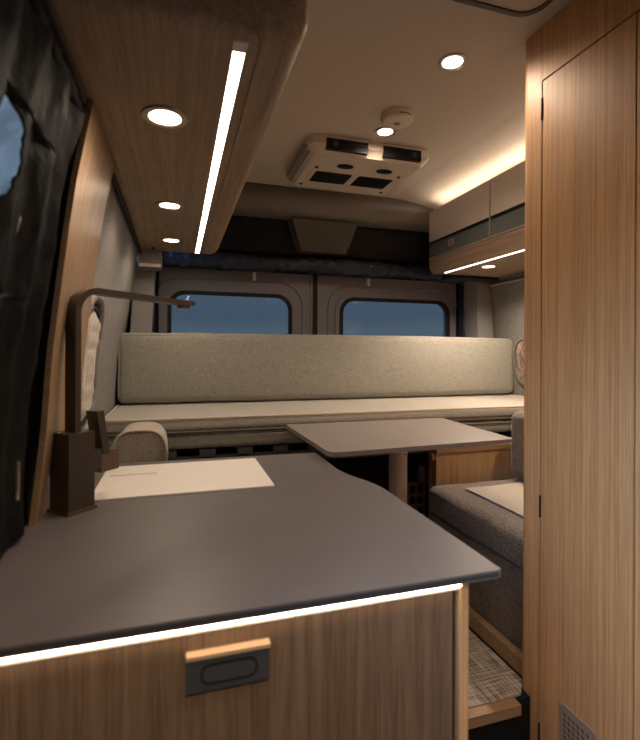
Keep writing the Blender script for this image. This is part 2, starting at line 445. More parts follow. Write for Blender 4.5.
MB().box(.704, .734, DY - .006, DY + .02, -.95, .42).build('door_seal', M['rubber'], o)
# header moulding under the ceiling, curved section
pts = [(2.30, .83), (2.285, .80), (2.29, .765), (2.315, .72), (2.36, .692), (2.40, .688), (2.40, .83)]
hd = MB()
hd.prism(pts, 'x', -.10, 1.64)
struct(hd.build('trim_2', M['header'], smooth=60))
# visor-like panel hanging on the black upper lining
v = MB().hull([(.61, 2.405, .515), (.885, 2.405, .515), (.945, 2.405, .688), (.55, 2.405, .688)], [(.625, 2.375, .525), (.87, 2.375, .525), (.93, 2.345, .687), (.565, 2.345, .687)], .006, 2)
tag(v.build('storage_flap', M['visor']), 'tapered brown panel set in the black lining above the two rear doors', 'panel')
# black upper lining with folds, and the rolled-up blind below it
from mathutils import noise as nz
def lining(u, v_):
    x = -.14 + u * 1.80; z = .515 + v_ * .18
    return (x, 2.415 + .010 * nz.noise(Vector((x * 7, z * 5, 1))), z)
o = MB().grid(lining, 90, 10, .008, (0, 1, 0)).build('upper_lining', M['rubber'])
tag(o, 'black fabric lining filling the space between header moulding and rear doors', 'lining')
def roll(u, v_):
    x = -.155 + u * 1.76; t = 2 * PI * v_
    fold = nz.noise(Vector((x * 26 + math.cos(t) * 1.2, math.sin(t) * 1.6 + x * 6, 3))) * .011 + nz.noise(Vector((x * 70, t * 1.4, 8))) * .005
    R = .040 + fold + .004 * math.sin(x * 9)
    return (x, 2.370 + R * .75 * math.cos(t), .447 + R * math.sin(t) - .004 * math.sin(x * 5))
o = MB().grid(roll, 260, 22).build('rolled_blind', M['navy'], smooth=80)
tag(o, 'long black satin blind rolled up and crumpled above the rear windows', 'blind')
s = MB().box(.995, 1.01, 2.33, 2.334, .455, .462, .001).build('snap_tab', M['trimgrey'], o)

# rear pillars and the dark curtain strips beside the doors
def pillar(i, x0, x1, y0, z1, side):
    lo = [(x0, y0, -.9), (x1, y0 - .0, -.9), (x1, 2.44, -.9), (x0, 2.44, -.9)]
    lean = .07 * (1 if side < 0 else -1)
    hi = [(p[0] + lean, p[1], z1) for p in lo]
    struct(MB().hull(lo, hi, .018, 4).build('trim_%d' % i, M['trimgrey']))
pillar(3, -.255, -.165, 2.27, .42, -1)
pillar(4, 1.69, 1.79, 2.27, .42, 1)
def strip_curtain(x0, x1, label):
    def fn(u, v_):
        z = -.5 + v_ * .895; x = x0 + u * (x1 - x0)
        return (x, 2.40 + .014 * math.sin(u * 17 + .7 * math.sin(z * 7)) + .007 * nz.noise(Vector((x * 30, z * 9, 2))), z)
    tag(MB().grid(fn, 30, 60, .004, (0, 1, 0)).build('side_curtain', M['navy'], smooth=80), label, 'curtain')
strip_curtain(-.16, -.085, 'narrow black satin curtain beside the rear window at the left')
strip_curtain(1.605, 1.665, 'narrow black curtain gathered between right rear door and grey pillar')

# ------------------------------------------------------------------ left side: curtain, board, window cover
def pleat(y, z): return .009 * math.sin(y * 62 + 1.6 * nz.noise(Vector((y * 4, z * 3, 0)))) + .010 * nz.noise(Vector((y * 16, z * 9, 5))) + .005 * nz.noise(Vector((y * 45, z * 26, 9)))
E = [(-.40, .36), (.062, .36), (.07, .53), (.10, .565), (.14, .592), (.18, .613), (.22, .626), (.255, .622), (.268, .600), (.276, .572), (.279, .36), (.45, .36)]
def edge(z):
    for (a, ya), (b_, yb) in zip(E, E[1:]):
        if z <= b_: return ya + (yb - ya) * (z - a) / (b_ - a)
    return E[-1][1]
def cur(u, v_):
    z = -.290 + v_ * .668
    e0 = edge(z) + .012 * nz.noise(Vector((z * 45, 0, 4))) + .006 * nz.noise(Vector((z * 120, 3, 4))); y = e0 + u * (.842 - .05 * max(0, z) + .008 * math.sin(z * 19) - e0)
    return (wx(z) + .021 + .55 * pleat(y, z), y, z)
ct = thing('window_curtain', 'black satin curtain in loose folds drawn over the side window at far left', 'curtain', (-.2, .62, -.3))
MB().grid(cur, 150, 130, .003, (1, 0, 0)).build('curtain_cloth', M['satin'], ct, smooth=80)
def cur2(u, v_):
    z = .19 + v_ * .10; y = .34 + u * (.515 + .75 * (z - .20) + .004 * math.sin(z * 90) - .34)
    return (wx(z) + .024 + .5 * pleat(y, z), y, z)
MB().grid(cur2, 60, 30, .003, (1, 0, 0)).build('curtain_fold', M['satin'], ct, smooth=80)
def lin(u, v_):
    z = -.06 + v_ * .44; y = .36 + u * .38
    return (wx(z) + .004 + -.010 + .005 * math.sin(y * 120 + z * 45) + .024 * nz.noise(Vector((y * 40, z * 16, 6))) + .005 * nz.noise(Vector((y * 90, z * 50, 2))) * 2, y, z)
l = MB().grid(lin, 70, 60, .002, (1, 0, 0)).build('silver_lining', M['lining'], ct, smooth=80); l['label'] = 'crinkled silver backing seen where the curtain gapes'
MB().tube([(-.203, .715, z) for z in [-.19 + .01 * i for i in range(5)]], .0022, 8).tube([(-.203, .715, -.155 + .006 * math.sin(.5 * k)) if False else (-.203, .715 + .004 * math.cos(k * PI / 5), -.196 + .006 * math.sin(k * PI / 5)) for k in range(10)], .0012, 6, True).build('zip_pull', M['chrome'], ct)
rl = thing('curtain_rail', 'dark curtain rail running under the left overhead locker', 'rail', (-.17, .5, .41))
MB().box(-.178, -.150, .30, .875, .418, .432, .003).build('rail_bar', M['darkgrey'], rl)
def hem(u, v_):
    t = v_ * 2 * PI; y = .30 + u * .57
    R = .012 + .003 * nz.noise(Vector((y * 30, t, 0)))
    return (-.160 + R * math.cos(t) * .8, y, .401 + R * 1.3 * math.sin(t))
MB().grid(hem, 60, 12).build('heading_tape', M['satin'], rl, smooth=80)

# bowed oak board on the wall
def board_loop(y):
    zs = [-.302 + (.739) * i / 26 for i in range(27)]
    def bow(z): return wx(z) + .020 + .017 * max(0, min(1, (.3 - z) / .3)) * max(0, min(1, (z + .40) / .25))
    return [(bow(z), y, z) for z in zs] + [(bow(z) - .009, y, z) for z in reversed(zs)]
lo = board_loop(.905); hi = board_loop(1.20)
bd = MB().hull(lo, hi).build('wall_board', M['oak_left'], smooth=25)
tag(bd, 'tall curved oak board on the wall between black curtain and grey felt', 'board')
MB().hull([(p[0] + (.0004 if i < 27 else 0), .9035, p[2]) for i, p in enumerate(board_loop(0))], [(p[0] + (.0004 if i < 27 else 0), .9055, p[2]) for i, p in enumerate(board_loop(0))]).build('edge_band', M['oak_edge'], bd)
# dark trim along the locker and wall
struct(MB().tube([(wx(.425) + .012, 1.21 + i * .12, .427) for i in range(9)], .007, 8).build('trim_5', M['rubber']))

def window_cover(name, side, y0, y1, z0, z1, mat, label, quilt):
    f = wx if side < 0 else rx; s = -side
    t = thing(name, label, 'window cover', (f(0), (y0 + y1) / 2, z0))
    R = .09
    pts = rr(y0, y1, z0, z1, R, 8)
    # padded panel: sheet following the wall, clipped to rounded outline by a fan of rings
    mb = MB(); rings = []
    cy, cz = (y0 + y1) / 2, (z0 + z1) / 2
    nr = 26
    for k in range(1, nr + 1):
        q = k / nr; ring = []
        for (y, z) in pts:
            yy = cy + (y - cy) * q; zz = cz + (z - cz) * q
            puff = .012 * min(1, (1 - q) * 6)
            if quilt: puff += .006 * abs(math.sin(yy * PI / .045)) * abs(math.sin(zz * PI / .045)) * min(1, (1 - q) * 8)
            ring.append(mb.bm.verts.new((f(zz) + s * (.012 + puff), yy, zz)))
        rings.append(ring)
    c = mb.bm.verts.new((f(cz) + s * .026, cy, cz)); n_ = len(pts)
    for i in range(n_): mb.bm.faces.new((c, rings[0][i], rings[0][(i + 1) % n_]))
    for A, B in zip(rings, rings[1:]):
        for i in range(n_): mb.bm.faces.new((A[i], A[(i + 1) % n_], B[(i + 1) % n_], B[i]))
    mb.build('padded_panel', mat, t, smooth=60)
    MB().tube([(f(z) + s * .014, y, z) for y, z in rr(y0 - .004, y1 + .004, z0 - .004, z1 + .004, R)], .006, 8, True).build('binding', M['rubber'] if quilt else M['piping_dark'], t)
    o_ = MB().tube([(f(z) + s * .012, y, z) for y, z in rr(y0 - .028 if quilt else y0 - .012, y1 + .035 if quilt else y1 + .012, z0 - .035 if quilt else z0 - .012, z1 + .035 if quilt else z1 + .012, R + .02)], .014 if quilt else .006, 12, True).build('surround', M['trimgrey'] if quilt else M['felt'], t)
    return t
window_cover('window_cover', -1, 1.255, 1.46, -.19, .105, M['quilt'], 'beige quilted window cover with black binding on the wall behind the tap', True)
window_cover('window_cover', 1, 1.50, 2.125, -.175, .062, M['knit'], 'rounded window cover in reddish streaked knit at right end of sofa', False)
def bund(u, v_):
    z = -.225 + v_ * .245; t = u * 2 * PI
    R = .026 + .006 * math.sin(t * 5) + .004 * nz.noise(Vector((t, z * 20, 1)))
    return (wx(z) + .030 + R * .9 * math.cos(t) * (.7 + .3 * v_), 1.99 + R * 2.4 * math.sin(t) * (1 - .4 * v_), z)

# ------------------------------------------------------------------ left overhead locker
LB = .44
lk = thing('overhead_locker', 'long dark oak overhead locker with LED strip beneath, along left side', 'locker', (0, .68, LB))
prof = [(-.158, LB), (.112, LB), (.112, LB + .0025), (.1145, LB + .0025), (.1145, LB), (.137, LB)]
for k in range(1, 9):
    t = -PI / 2 + k / 8 * PI / 2; prof.append((.137 + .046 * math.cos(t), LB + .046 + .046 * math.sin(t)))
prof += [(.183, .828), (-.098, .828)]
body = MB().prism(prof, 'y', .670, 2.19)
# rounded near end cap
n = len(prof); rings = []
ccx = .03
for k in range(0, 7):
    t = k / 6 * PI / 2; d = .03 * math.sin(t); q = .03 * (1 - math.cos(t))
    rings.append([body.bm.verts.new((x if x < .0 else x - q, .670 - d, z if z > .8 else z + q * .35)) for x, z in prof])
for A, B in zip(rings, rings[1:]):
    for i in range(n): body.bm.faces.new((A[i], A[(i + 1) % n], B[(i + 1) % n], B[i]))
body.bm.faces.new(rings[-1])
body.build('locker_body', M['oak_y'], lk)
MB().box(.0765, .0935, .690, 2.175, LB - .0015, LB + .001).build('led_strip', M['led'], lk)
st = MB().box(.0745, .0765, .665, 2.185, LB - .0025, LB + .001).box(.0935, .0955, .665, 2.185, LB - .0025, LB + .001).box(.0765, .0935, .665, .689, LB - .003, LB + .001).build('led_channel', M['cream'], lk)
def downlight(parent, x, y, z, label=None, r=.033, cone=155, powr=1.2, name='downlight'):
    ring = MB().lathe((x, y, z), [(r * .66, .001), (r * .68, -.0035), (r * .80, -.0055), (r * .95, -.004), (r, .001)]).build(name, M['chrome'], parent)
    if not parent:
        tag(ring, label, 'ceiling light')
    MB().cyl((x, y, z - .0012), r * .665, .0014).build('lamp_lens', M['lens'], ring)
    spot('lamp_light', (x, y, z - .006), powr, cone, .6, r * .6)
    return ring
for yy in (.925, 1.485, 1.955): downlight(lk, -.0235, yy, LB, r=.043, powr=.75)
MB().lathe((.165, 1.45, LB + .02), [(.0, -.008), (.004, -.007), (.005, .0), (.004, .01)], 16).build('push_catch', M['bronze'], lk)
MB().cyl((-.10, 2.12, LB - .008), .006, .009).build('screw_cap', M['rubber'], lk)
bx_ = MB().box(-.163, -.066, 2.16, 2.265, .362, LB - .003, .006).build('junction_box', M['trimgrey'])
tag(bx_, 'small grey box under the far end of the left locker', 'box')
MB().box(-.159, -.070, 2.155, 2.161, .362, .376, .001).build('box_flange', M['cream'], bx_)

# ------------------------------------------------------------------ right overhead cabinet
RX = 1.285
rc = thing('overhead_cabinet', 'overhead cabinet with beige and grey-green doors on the right wall', 'cabinet', (1.45, 1.6, .40))
yend = 2.20; ynear = 1.10
side = [(ynear, .735), (ynear, .402)] + [(yend - .065 + .065 * math.cos(t), .467 - .065 * math.sin(t)) for t in [PI / 2 - k / 8 * PI / 2 for k in range(9)]] + [(yend, .735)]
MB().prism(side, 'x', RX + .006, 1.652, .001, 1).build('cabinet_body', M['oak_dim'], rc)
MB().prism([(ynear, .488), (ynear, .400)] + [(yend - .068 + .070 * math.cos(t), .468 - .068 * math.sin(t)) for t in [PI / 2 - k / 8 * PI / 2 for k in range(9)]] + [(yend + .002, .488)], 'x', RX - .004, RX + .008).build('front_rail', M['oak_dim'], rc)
MB().box(RX - .003, 1.62, yend, yend + .003, .47, .74).build('end_edging', M['piping_dark'], rc)
def rdoor(y0, y1):
    d = MB().box(RX - .008, RX + .008, y0, y1, .578, .737, .003).build('flap_door', M['beige_gloss'], rc)
    g = MB().box(RX - .006, RX + .008, y0, y1, .492, .562, .002).build('lower_panel', M['greygreen'], rc); g['label'] = 'grey-green gloss panel'
    MB().box(RX - .008, RX + .008, y0, y1, .486, .4915, .001).build('panel_edge', M['edge'], rc)
    return g
rdoor(1.10, 1.690); g = rdoor(1.700, 2.196)
MB().box(RX - .003, RX + .006, 1.1, yend, .5625, .5775).build('shadow_gap', M['slot'], rc)
MB().box(RX - .009, RX + .007, 1.692, 1.698, .488, .737).build('divider', M['edge'], rc)
l = MB().prism(rr(1.965, 2.005, .515, .548, .006), 'x', RX - .012, RX - .005).build('push_latch', M['edge'], rc)
MB().prism(rr(1.972, 1.998, .521, .542, .004), 'x', RX - .014, RX - .011).build('latch_button', M['trimgrey'], l)
MB().box(RX + .017, RX + .024, 1.1, 2.085, .3990, .4015).build('led_strip', M['led_soft'], rc)
MB().box(RX + .020, RX + .030, 1.1, 2.17, .744, .749).build('cove_led', M['led_cove'], rc)
MB().box(RX + .001, RX + .010, 1.1, 2.195, .735, .741).build('cove_lip', M['cream'], rc)
downlight(rc, 1.40, 1.865, .402, r=.042, powr=7)
downlight(rc, 1.40, 1.35, .402, r=.042, powr=4)
struct(MB().box(1.36, 1.66, 2.12, 2.20, .385, .399, .003).build('trim_6', M['rubber']))
struct(MB().tube([(rx(.375) - .010, 1.10 + i * .15, .378) for i in range(9)], .008, 8).build('trim_7', M['trimgrey']))

# ------------------------------------------------------------------ ceiling equipment
ac = thing('air_conditioner', 'cream ceiling air conditioner with two dark front vents', 'air conditioner', (.74, 1.92, .83))
lo = [(x, y, .8295) for x, y in rr(.484, 1.000, 1.705, 2.13, .035)]
mid = [(x, y, .798) for x, y in rr(.482, 1.002, 1.703, 2.132, .035)]
hi = [(x, y, .767) for x, y in rr(.512, .972, 1.722, 2.11, .03)]
a = MB(); a.hull(lo, mid); a.hull([(p[0], p[1], .798) for p in mid], hi, .006, 3)
a.build('casing', M['cream'], ac, smooth=40)
a = MB().prism(rr(.545, .94, 1.885, 2.03, .01), 'z', .7645, .7675).build('filter_panel', M['cream'], ac)
for x0 in (.562, .757): 
    g = MB().prism(rr(x0, x0 + .165, 1.897, 2.018, .008), 'z', .7635, .766).build('intake_grille', M['slot'], ac)
for x0 in (.665, .842):
    MB().lathe((x0, 1.822, .766), [(.036, .002), (.036, -.002), (.028, -.0035), (.0001, -.0035)], 36, .62).build('air_nozzle', M['slot'], ac)
for x0, y0 in ((.553, 1.862), (.93, 1.862), (.54, 2.07), (.94, 2.07)): MB().cyl((x0, y0, .7645), .008, .003).build('screw_cap', M['slot'], ac)
for x0, x1 in ((.545, .717), (.783, .950)):
    vt = MB().hull([(x0, 1.699, .818), (x1, 1.699, .818), (x1, 1.699, .776), (x0, 1.699, .776)], [(x0, 1.722, .818), (x1, 1.722, .818), (x1, 1.724, .776), (x0, 1.724, .776)], .002, 1).build('front_vent', M['slot'], ac)
    for q in range(3): MB().box(x0 + .01, x1 - .01, 1.6965, 1.700, .784 + q * .012, .787 + q * .012).build('louvre', M['rubber'], vt)
    MB().cyl((x0 + (.035 if x0 < .7 else .135), 1.699, .797), .010, -.006, 'y', 20).build('vent_knob', M['darkgrey'], vt)
a = MB()
for k in range(3): a.box(.478 + .005 * k, .49 + .005 * k, 1.76, 2.09, .806 - .012 * k, .809 - .012 * k)
a.build('side_groove', M['trimgrey'], ac)

sd = thing('smoke_detector', 'round white smoke detector on the ceiling beside a small lamp', 'smoke detector', (.735, 1.50, .83))
MB().lathe((.735, 1.487, .83), [(.058, 0), (.059, -.006), (.057, -.011), (.055, -.013), (.055, -.022), (.050, -.028), (.038, -.031), (.0001, -.031)]).build('detector_housing', M['cream'], sd)
MB().cyl((.735, 1.487, .7980), .011, .002, n=20).build('test_button', M['trimgrey'], sd)
a = MB()
for q in range(4):
    ang = -1.75 + q * .22; c_, s_ = math.cos(ang), math.sin(ang)
    a.hull([(.735 + c_ * .0553 - s_ * d * .008, 1.487 + s_ * .0553 + c_ * d * .008, z) for d, z in ((-.6, .810), (.6, .810), (.6, .813), (-.6, .813))], [(.735 + c_ * .0565 - s_ * d * .008, 1.487 + s_ * .0565 + c_ * d * .008, z) for d, z in ((-.6, .810), (.6, .810), (.6, .813), (-.6, .813))])
a.build('small_print', M['ink'], sd)
downlight(None, .748, 1.611, .83, 'small round ceiling lamp between the smoke detector and the air conditioner', r=.041, powr=2.0, name='ceiling_light')
downlight(None, .75, 1.165, .83, 'round ceiling lamp standing alone on the open ceiling near the oak wardrobe', r=.042, powr=2.5, name='ceiling_light')
# added lamps, unseen in the view, to brighten wardrobe and drawer front
for i, (x, y) in enumerate(((.70, .10), (.10, -.62), (1.1, -.62))):
    downlight(None, x, y, .83, ('added unseen ceiling lamp in front of the roof hatch', 'added unseen left ceiling lamp over the cab', 'added unseen right ceiling lamp over the cab')[i], r=.038, powr=(4.5, 17.0, 3)[i], cone=(135, 122, 122)[i], name='ceiling_light')
rh = thing('roof_hatch', 'roof hatch with dark rounded rim at the top of the view', 'roof hatch', (.73, .75, .83))
MB().ring(rr(.572, .822, .55, .937, .045), rr(.560, .834, .535, .950, .055), 'z', .818, .8305).build('hatch_rim', M['rim'], rh)
MB().prism(rr(.570, .824, .548, .939, .045), 'z', .822, .8295).build('hatch_blind', M['ceiling'], rh)

# ------------------------------------------------------------------ sofa across the rear
sc_ = thing('sofa_back_cushion', 'long sage-grey upholstered backrest standing in front of the rear windows', 'cushion', (.77, 2.2, -.235))
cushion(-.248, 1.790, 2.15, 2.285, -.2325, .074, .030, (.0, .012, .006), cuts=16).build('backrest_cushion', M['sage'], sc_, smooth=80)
MB().tube([(x, 2.158, z) for x, z in rr(-.238, 1.780, -.222, .064, .03)], .0035, 8, True).build('seam', M['sage'], sc_)
st_ = thing('sofa_seat_cushion', 'long pale seat cushion with piped edges beneath the sage backrest', 'cushion', (.77, 1.95, -.36))
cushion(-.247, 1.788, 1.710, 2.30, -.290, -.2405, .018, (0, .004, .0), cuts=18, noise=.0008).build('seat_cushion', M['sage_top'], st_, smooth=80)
MB().tube([(x, y, -.2415) for x, y in rr(-.243, 1.777, 1.707, 2.29, .03)], .0042, 8, True).build('upper_piping', M['piping'], st_)
MB().tube([(x, y, -.2895) for x, y in rr(-.247, 1.788, 1.706, 2.29, .03)], .0042, 8, True).build('lower_piping', M['piping_dark'], st_)
tag(cushion(-.244, 1.786, 1.722, 2.30, -.355, -.299, .018, (0, .003, 0), cuts=16).build('base_cushion', M['sage'], smooth=80), 'lower sage mattress layer lying on the slatted frame under the seat cushion', 'cushion')
bf = thing('bed_frame', 'dark slatted bed frame carrying the long seat cushions', 'bed frame', (.77, 2.0, -.9))
MB().box(-.245, 1.775, 1.735, 1.755, -.425, -.383, .002).box(-.245, 1.775, 2.3, 2.32, -.425, -.383).build('side_rail', M['darkgrey'], bf)
for k in range(15):
    x = -.19 + k * .135
    MB().box(x, x + .055, 1.722, 2.30, -.381, -.358, .003).build('slat', M['darkgrey'], bf)
MB().box(-.24, 1.775, 1.80, 1.82, -1.095, -.425).build('front_panel', M['black'], bf)
for x in (-.23, 1.74): MB().box(x, x + .03, 1.76, 1.79, -1.095, -.384).build('leg', M['darkgrey'], bf)

# bolster chair end behind the counter
ar = thing('bolster', 'speckled rounded bolster with pale piping behind the worktop', 'bolster', (-.1, 1.5, -.44))
half = lambda g: [(-.178 - g, -.44), (-.028 + g, -.44)] + [(-.103 + (.075 + g) * (1 if math.cos(t) > 0 else -1) * abs(math.cos(t)) ** .6, -.335 + (.098 + g) * math.sin(t) ** .7) for t in [k / 16 * PI for k in range(1, 16)]]
a = MB().prism(half(0), 'y', 1.46, 1.64, .012, 3)
a.build('bolster_body', M['speckle'], ar, smooth=60)
MB().tube([(x, 1.459, z) for x, z in half(.001)], .005, 8, True).build('piping', M['piping'], ar)
b_ = thing('corner_bench', 'pale upholstered side bench half hidden behind the tap', 'bench', (-.1, 1.55, -1.1))
MB().box(-.240, .02, 1.40, 1.70, -1.095, -.52, .004).build('bench_base', M['oak_box'], b_)
cushion(-.240, .02, 1.40, 1.70, -.518, -.444, .015).build('seat_pad', M['quilt'], b_, smooth=80)

# ------------------------------------------------------------------ galley
gc = thing('galley_cabinet', 'oak galley cabinet with a front drawer under the dark worktop', 'cabinet', (.08, .95, -1.1))
FY = .562
MB().box(-.235, .366, FY + .02, 1.30, -1.095, -.3125, .002).build('carcass', M['black'], gc)
MB().box(.3765, .3890, FY - .004, 1.02, -1.095, -.3120, .0015).build('side_panel', M['oak_v'], gc)
MB().box(.3665, .376, FY + .012, 1.28, -1.095, -.3120).build('side_infill', M['rubber'], gc)
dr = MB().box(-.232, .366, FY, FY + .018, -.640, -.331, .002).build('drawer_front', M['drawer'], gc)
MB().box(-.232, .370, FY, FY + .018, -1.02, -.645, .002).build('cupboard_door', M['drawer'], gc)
h = MB().box(.012, .108, FY - .009, FY, -.394, -.353, .003, 2).build('drawer_handle', M['darkgrey'], dr)
h['label'] = 'dark grey recessed handle with light from the strip painted on its top edge'
MB().box(.0115, .1085, FY - .013, FY - .001, -.3545, -.3500, .001).build('handle_lip', M['lip_glow'], h)
MB().ring(rr(.030, .092, -.385, -.365, .009), rr(.028, .094, -.387, -.363, .011), 'y', FY - .0102, FY - .0085).build('handle_recess', M['rubber'], h)
MB().box(-.232, .376, FY - .002, FY + .006, -.3295, -.3118).build('led_housing', M['cream'], gc)
MB().box(-.230, .375, FY - .0075, FY - .002, -.3230, -.3185).build('led_strip', M['led_warm'], gc)

wt = thing('worktop', 'dark grey-brown worktop with stepped right edge and inset sink', 'worktop', (.08, .9, -.32))
poly = round_poly([(-.246, .542), (.430, .540), (.434, .960), (.390, 1.085), (.392, 1.318), (-.246, 1.335)], [0, .006, .05, .05, .010, 0], 8)
top = MB().prism(poly, 'z', -.3115, -.300, .003, 2).build('worktop_slab', M['counter'], wt)
MB().prism([( -.246, .5415), (.4235, .5395), (.4235, .5405), (-.246, .5425)], 'z', -.3090, -.303).build('front_edge', M['counter_edge'], wt)
sk = thing('sink_cover', 'cream sink cover lying flush in the worktop beside the tap', 'sink cover', (.03, 1.14, -.30))
MB().prism(rr(-.165, .207, 1.010, 1.282, .004), 'z', -.2995, -.2965, .0008).build('cover_plate', M['sink'], sk)
MB().prism(rr(-.150, -.045, 1.185, 1.262, .004), 'z', -.2964, -.2945, .0006).build('reflection_patch', M['sink'], sk)  # thin raised patch standing in for a faint reflection on the cover

# tap
fa = thing('kitchen_tap', 'square dark bronze kitchen tap with tall bent flat spout', 'tap', (-.188, .972, -.30))
A = math.radians(46.5)
d = Vector((math.cos(A), math.sin(A), 0)); e_ = Vector((math.sin(A), -math.cos(A), 0)); C0 = Vector((-.1855, .968, 0))
def ob(mb, t0, t1, s0, s1, z0, z1, bev=.001):
    L = [C0 + d * t + e_ * s for t, s in ((t0, s0), (t1, s0), (t1, s1), (t0, s1))]
    return mb.hull([(p.x, p.y, z0) for p in L], [(p.x, p.y, z1) for p in L], bev, 2)
ob(MB(), -.030, .030, -.030, .030, -.2998, -.2935).build('base_plate', M['bronze'], fa)
ob(MB(), -.0265, .0265, -.0265, .0265, -.2935, -.153, .0015).build('tap_body', M['faucet'], fa)
path = []; nor = []
zt = .114; R = .045
for z in (-.1535, -.10, -.05, 0, zt - R): path.append(C0 + Vector((0, 0, z))); nor.append(-d)
for k in range(1, 13):
    t = k / 12 * PI / 2
    path.append(C0 + d * (R - R * math.cos(t)) + Vector((0, 0, zt - R + R * math.sin(t)))); nor.append(-d * math.cos(t) + Vector((0, 0, 1)) * math.sin(t))
for t in (.1, .2, .315): path.append(C0 + d * t + Vector((0, 0, zt))); nor.append(Vector((0, 0, 1)))
MB().ribbon(path, e_, .030, .0115, nor).build('spout', M['faucet'], fa, smooth=30)
ob(MB(), .280, .302, -.010, .010, zt - .0125, zt - .0055).build('aerator', M['bronze'], fa)
ob(MB(), .0265, .050, -.016, .016, -.232, -.192).build('lever_hub', M['faucet'], fa)
L = MB(); ob(L, .050, .092, -.014, .014, -.240, -.200, .003); L.rot(math.radians(0), C0).build('lever_joint', M['bronze'], fa)
L = MB()
q0 = C0 + d * .058; 
pl = [(q0 + e_ * s + d * t) for s, t in ((-.016, -.004), (.016, -.004), (.016, .012), (-.016, .012))]
lean = d * -.012 + e_ * -.004
L.hull([(p.x, p.y, -.205) for p in pl], [((p + lean).x + .0, (p + lean).y, -.120) for p in pl], .002, 2).build('lever', M['faucet'], fa)

# ------------------------------------------------------------------ dinette: table, platform, side bench
pf = struct(MB().box(.392, 1.790, 1.00, 1.795, -1.10, -.8995).build('floor_platform', M['black']))
tr = struct(MB().box(.392, .842, .982, 1.012, -.925, -.8985, .004).build('trim_8', M['oak_edge']))
ma = MB().prism([(.394, 1.010), (.864, 1.010), (.905, 1.052), (.905, 1.79), (.394, 1.79)], 'z', -.8994, -.8945, .001).build('floor_mat', M['mat'])
tag(ma, 'woven brown and cream mat covering the raised dinette floor', 'mat')
sb = thing('side_bench', 'charcoal side bench with oak kick board beside the wardrobe', 'bench', (1.3, 1.35, -.9))
MB().box(.944, 1.75, 1.080, 1.62, -.8985, -.632, .012, 3).build('bench_base', M['charcoal'], sb)
MB().box(.912, .9365, 1.052, 1.78, -.8935, -.848, .002).build('kick_board', M['oak_edge'], sb)
cu = cushion(.934, 1.44, 1.078, 1.615, -.626, -.520, .032, (.006, .004, .004), cuts=10).build('bench_cushion', M['charcoal'], smooth=80)
tag(cu, 'charcoal seat cushion lying on the side bench', 'cushion')
pd = cushion(1.030, 1.30, 1.085, 1.505, -.5145, -.5095, .002, cuts=6).build('seat_pad', M['taupe_pad'], smooth=80)
tag(pd, 'thin taupe pad lying on the charcoal bench cushion', 'pad')
bc = cushion(1.298, 1.435, 1.080, 1.60, -.508, -.238, .035, (.008, .0, .0), cuts=10).build('back_cushion', M['charcoal'], smooth=80)
tag(bc, 'upright charcoal back cushion at the wardrobe end of the bench', 'cushion')
wb = thing('storage_box', 'small oak cupboard between the table and the charcoal bench', 'cupboard', (1.2, 1.70, -.9))
MB().box(1.000, 1.40, 1.655, 1.715, -.893, -.410, .002).build('cupboard_body', M['oak_box'], wb)
MB().box(.998, 1.40, 1.650, 1.720, -.409, -.390, .002).build('cupboard_top', M['oak_edge'], wb)
MB().box(.983, .999, 1.66, 1.69, -.440, -.412, .003).build('catch', M['oak_edge'], wb)
pb = thing('perforated_panel', 'dark metal panel with square holes low behind the table post', 'vent panel', (.97, 1.75, -.68))
m_ = MB(); xs = [.88, .892, .918, .930, .956, .968, .994]; 
for i in range(4): m_.box(.885 + .036 * i, .895 + .036 * i, 1.748, 1.752, -.70, -.55)
for j in range(4): m_.box(.886, 1.002, 1.7482, 1.7518, -.70 + j * .0455, -.685 + j * .0455)
m_.build('panel_sheet', M['perf'], pb)
MB().cyl((1.0, 1.77, -.56), .020, .075).build('panel_post', M['perf'], pb)

tb = thing('dinette_table', 'grey-brown dinette table on a single metal post', 'table', (.75, 1.5, -.9))
tp = round_poly([(.394, 1.190), (1.020, 1.225), (1.048, 1.700), (.388, 1.690)], [.035, .02, .035, .012], 8)
MB().prism(tp, 'z', -.288, -.2745, .004, 3).build('table_top', M['table'], tb)
tp2 = round_poly([(.42, 1.215), (.98, 1.245), (1.02, 1.675), (.415, 1.665)], [.03, .02, .03, .012], 4)
MB().prism(tp2, 'z', -.294, -.2885).build('under_board', M['oak_edge'], tb)
MB().box(.66, .84, 1.44, 1.56, -.303, -.2945, .002).box(.72, .78, 1.40, 1.60, -.313, -.303, .002).build('table_bracket', M['darkgrey'], tb)
MB().cyl((.752, 1.50, -.884), .0325, .571).build('table_post', M['steel'], tb)
MB().cyl((.752, 1.50, -.8943), .07, .010, r2=.065, bev=.002).build('floor_flange', M['steel'], tb)
MB().cyl((.763, 1.4685, -.36), .003, -.003, 'y', 12).build('lock_screw', M['darkgrey'], tb)

# ------------------------------------------------------------------ wardrobe on the right
wd = thing('wardrobe', 'tall oak wardrobe with full-height door and vent filling the right side', 'wardrobe', (1.1, .7, -1.1))
WX = .885
outer = round_poly([(WX, .15), (WX, 1.062), (1.50, 1.062), (1.50, .15)], [0, .022, 0, 0], 8)
MB().prism([(WX + .012, .12), (WX + .012, 1.009), (1.60, 1.009), (1.60, .12)], 'z', -1.095, .828).build('carcass', M['oak_v'], wd)
MB().prism(round_poly([(WX, .970), (WX, 1.042), (1.60, 1.042), (1.60, 1.010), (WX + .013, 1.010), (WX + .013, .970)], [0, .026, 0, 0, 0, 0], 10), 'z', -1.095, .8285).build('corner_post', M['oak_v'], wd)
MB().box(WX, WX + .0115, .12, .969, .691, .8285, .0005).build('top_rail', M['oak_v'], wd)
dr = MB().box(WX, WX + .0115, .7155, .9655, -1.02, .686, .0008).build('wardrobe_door', M['oak_v'], wd)
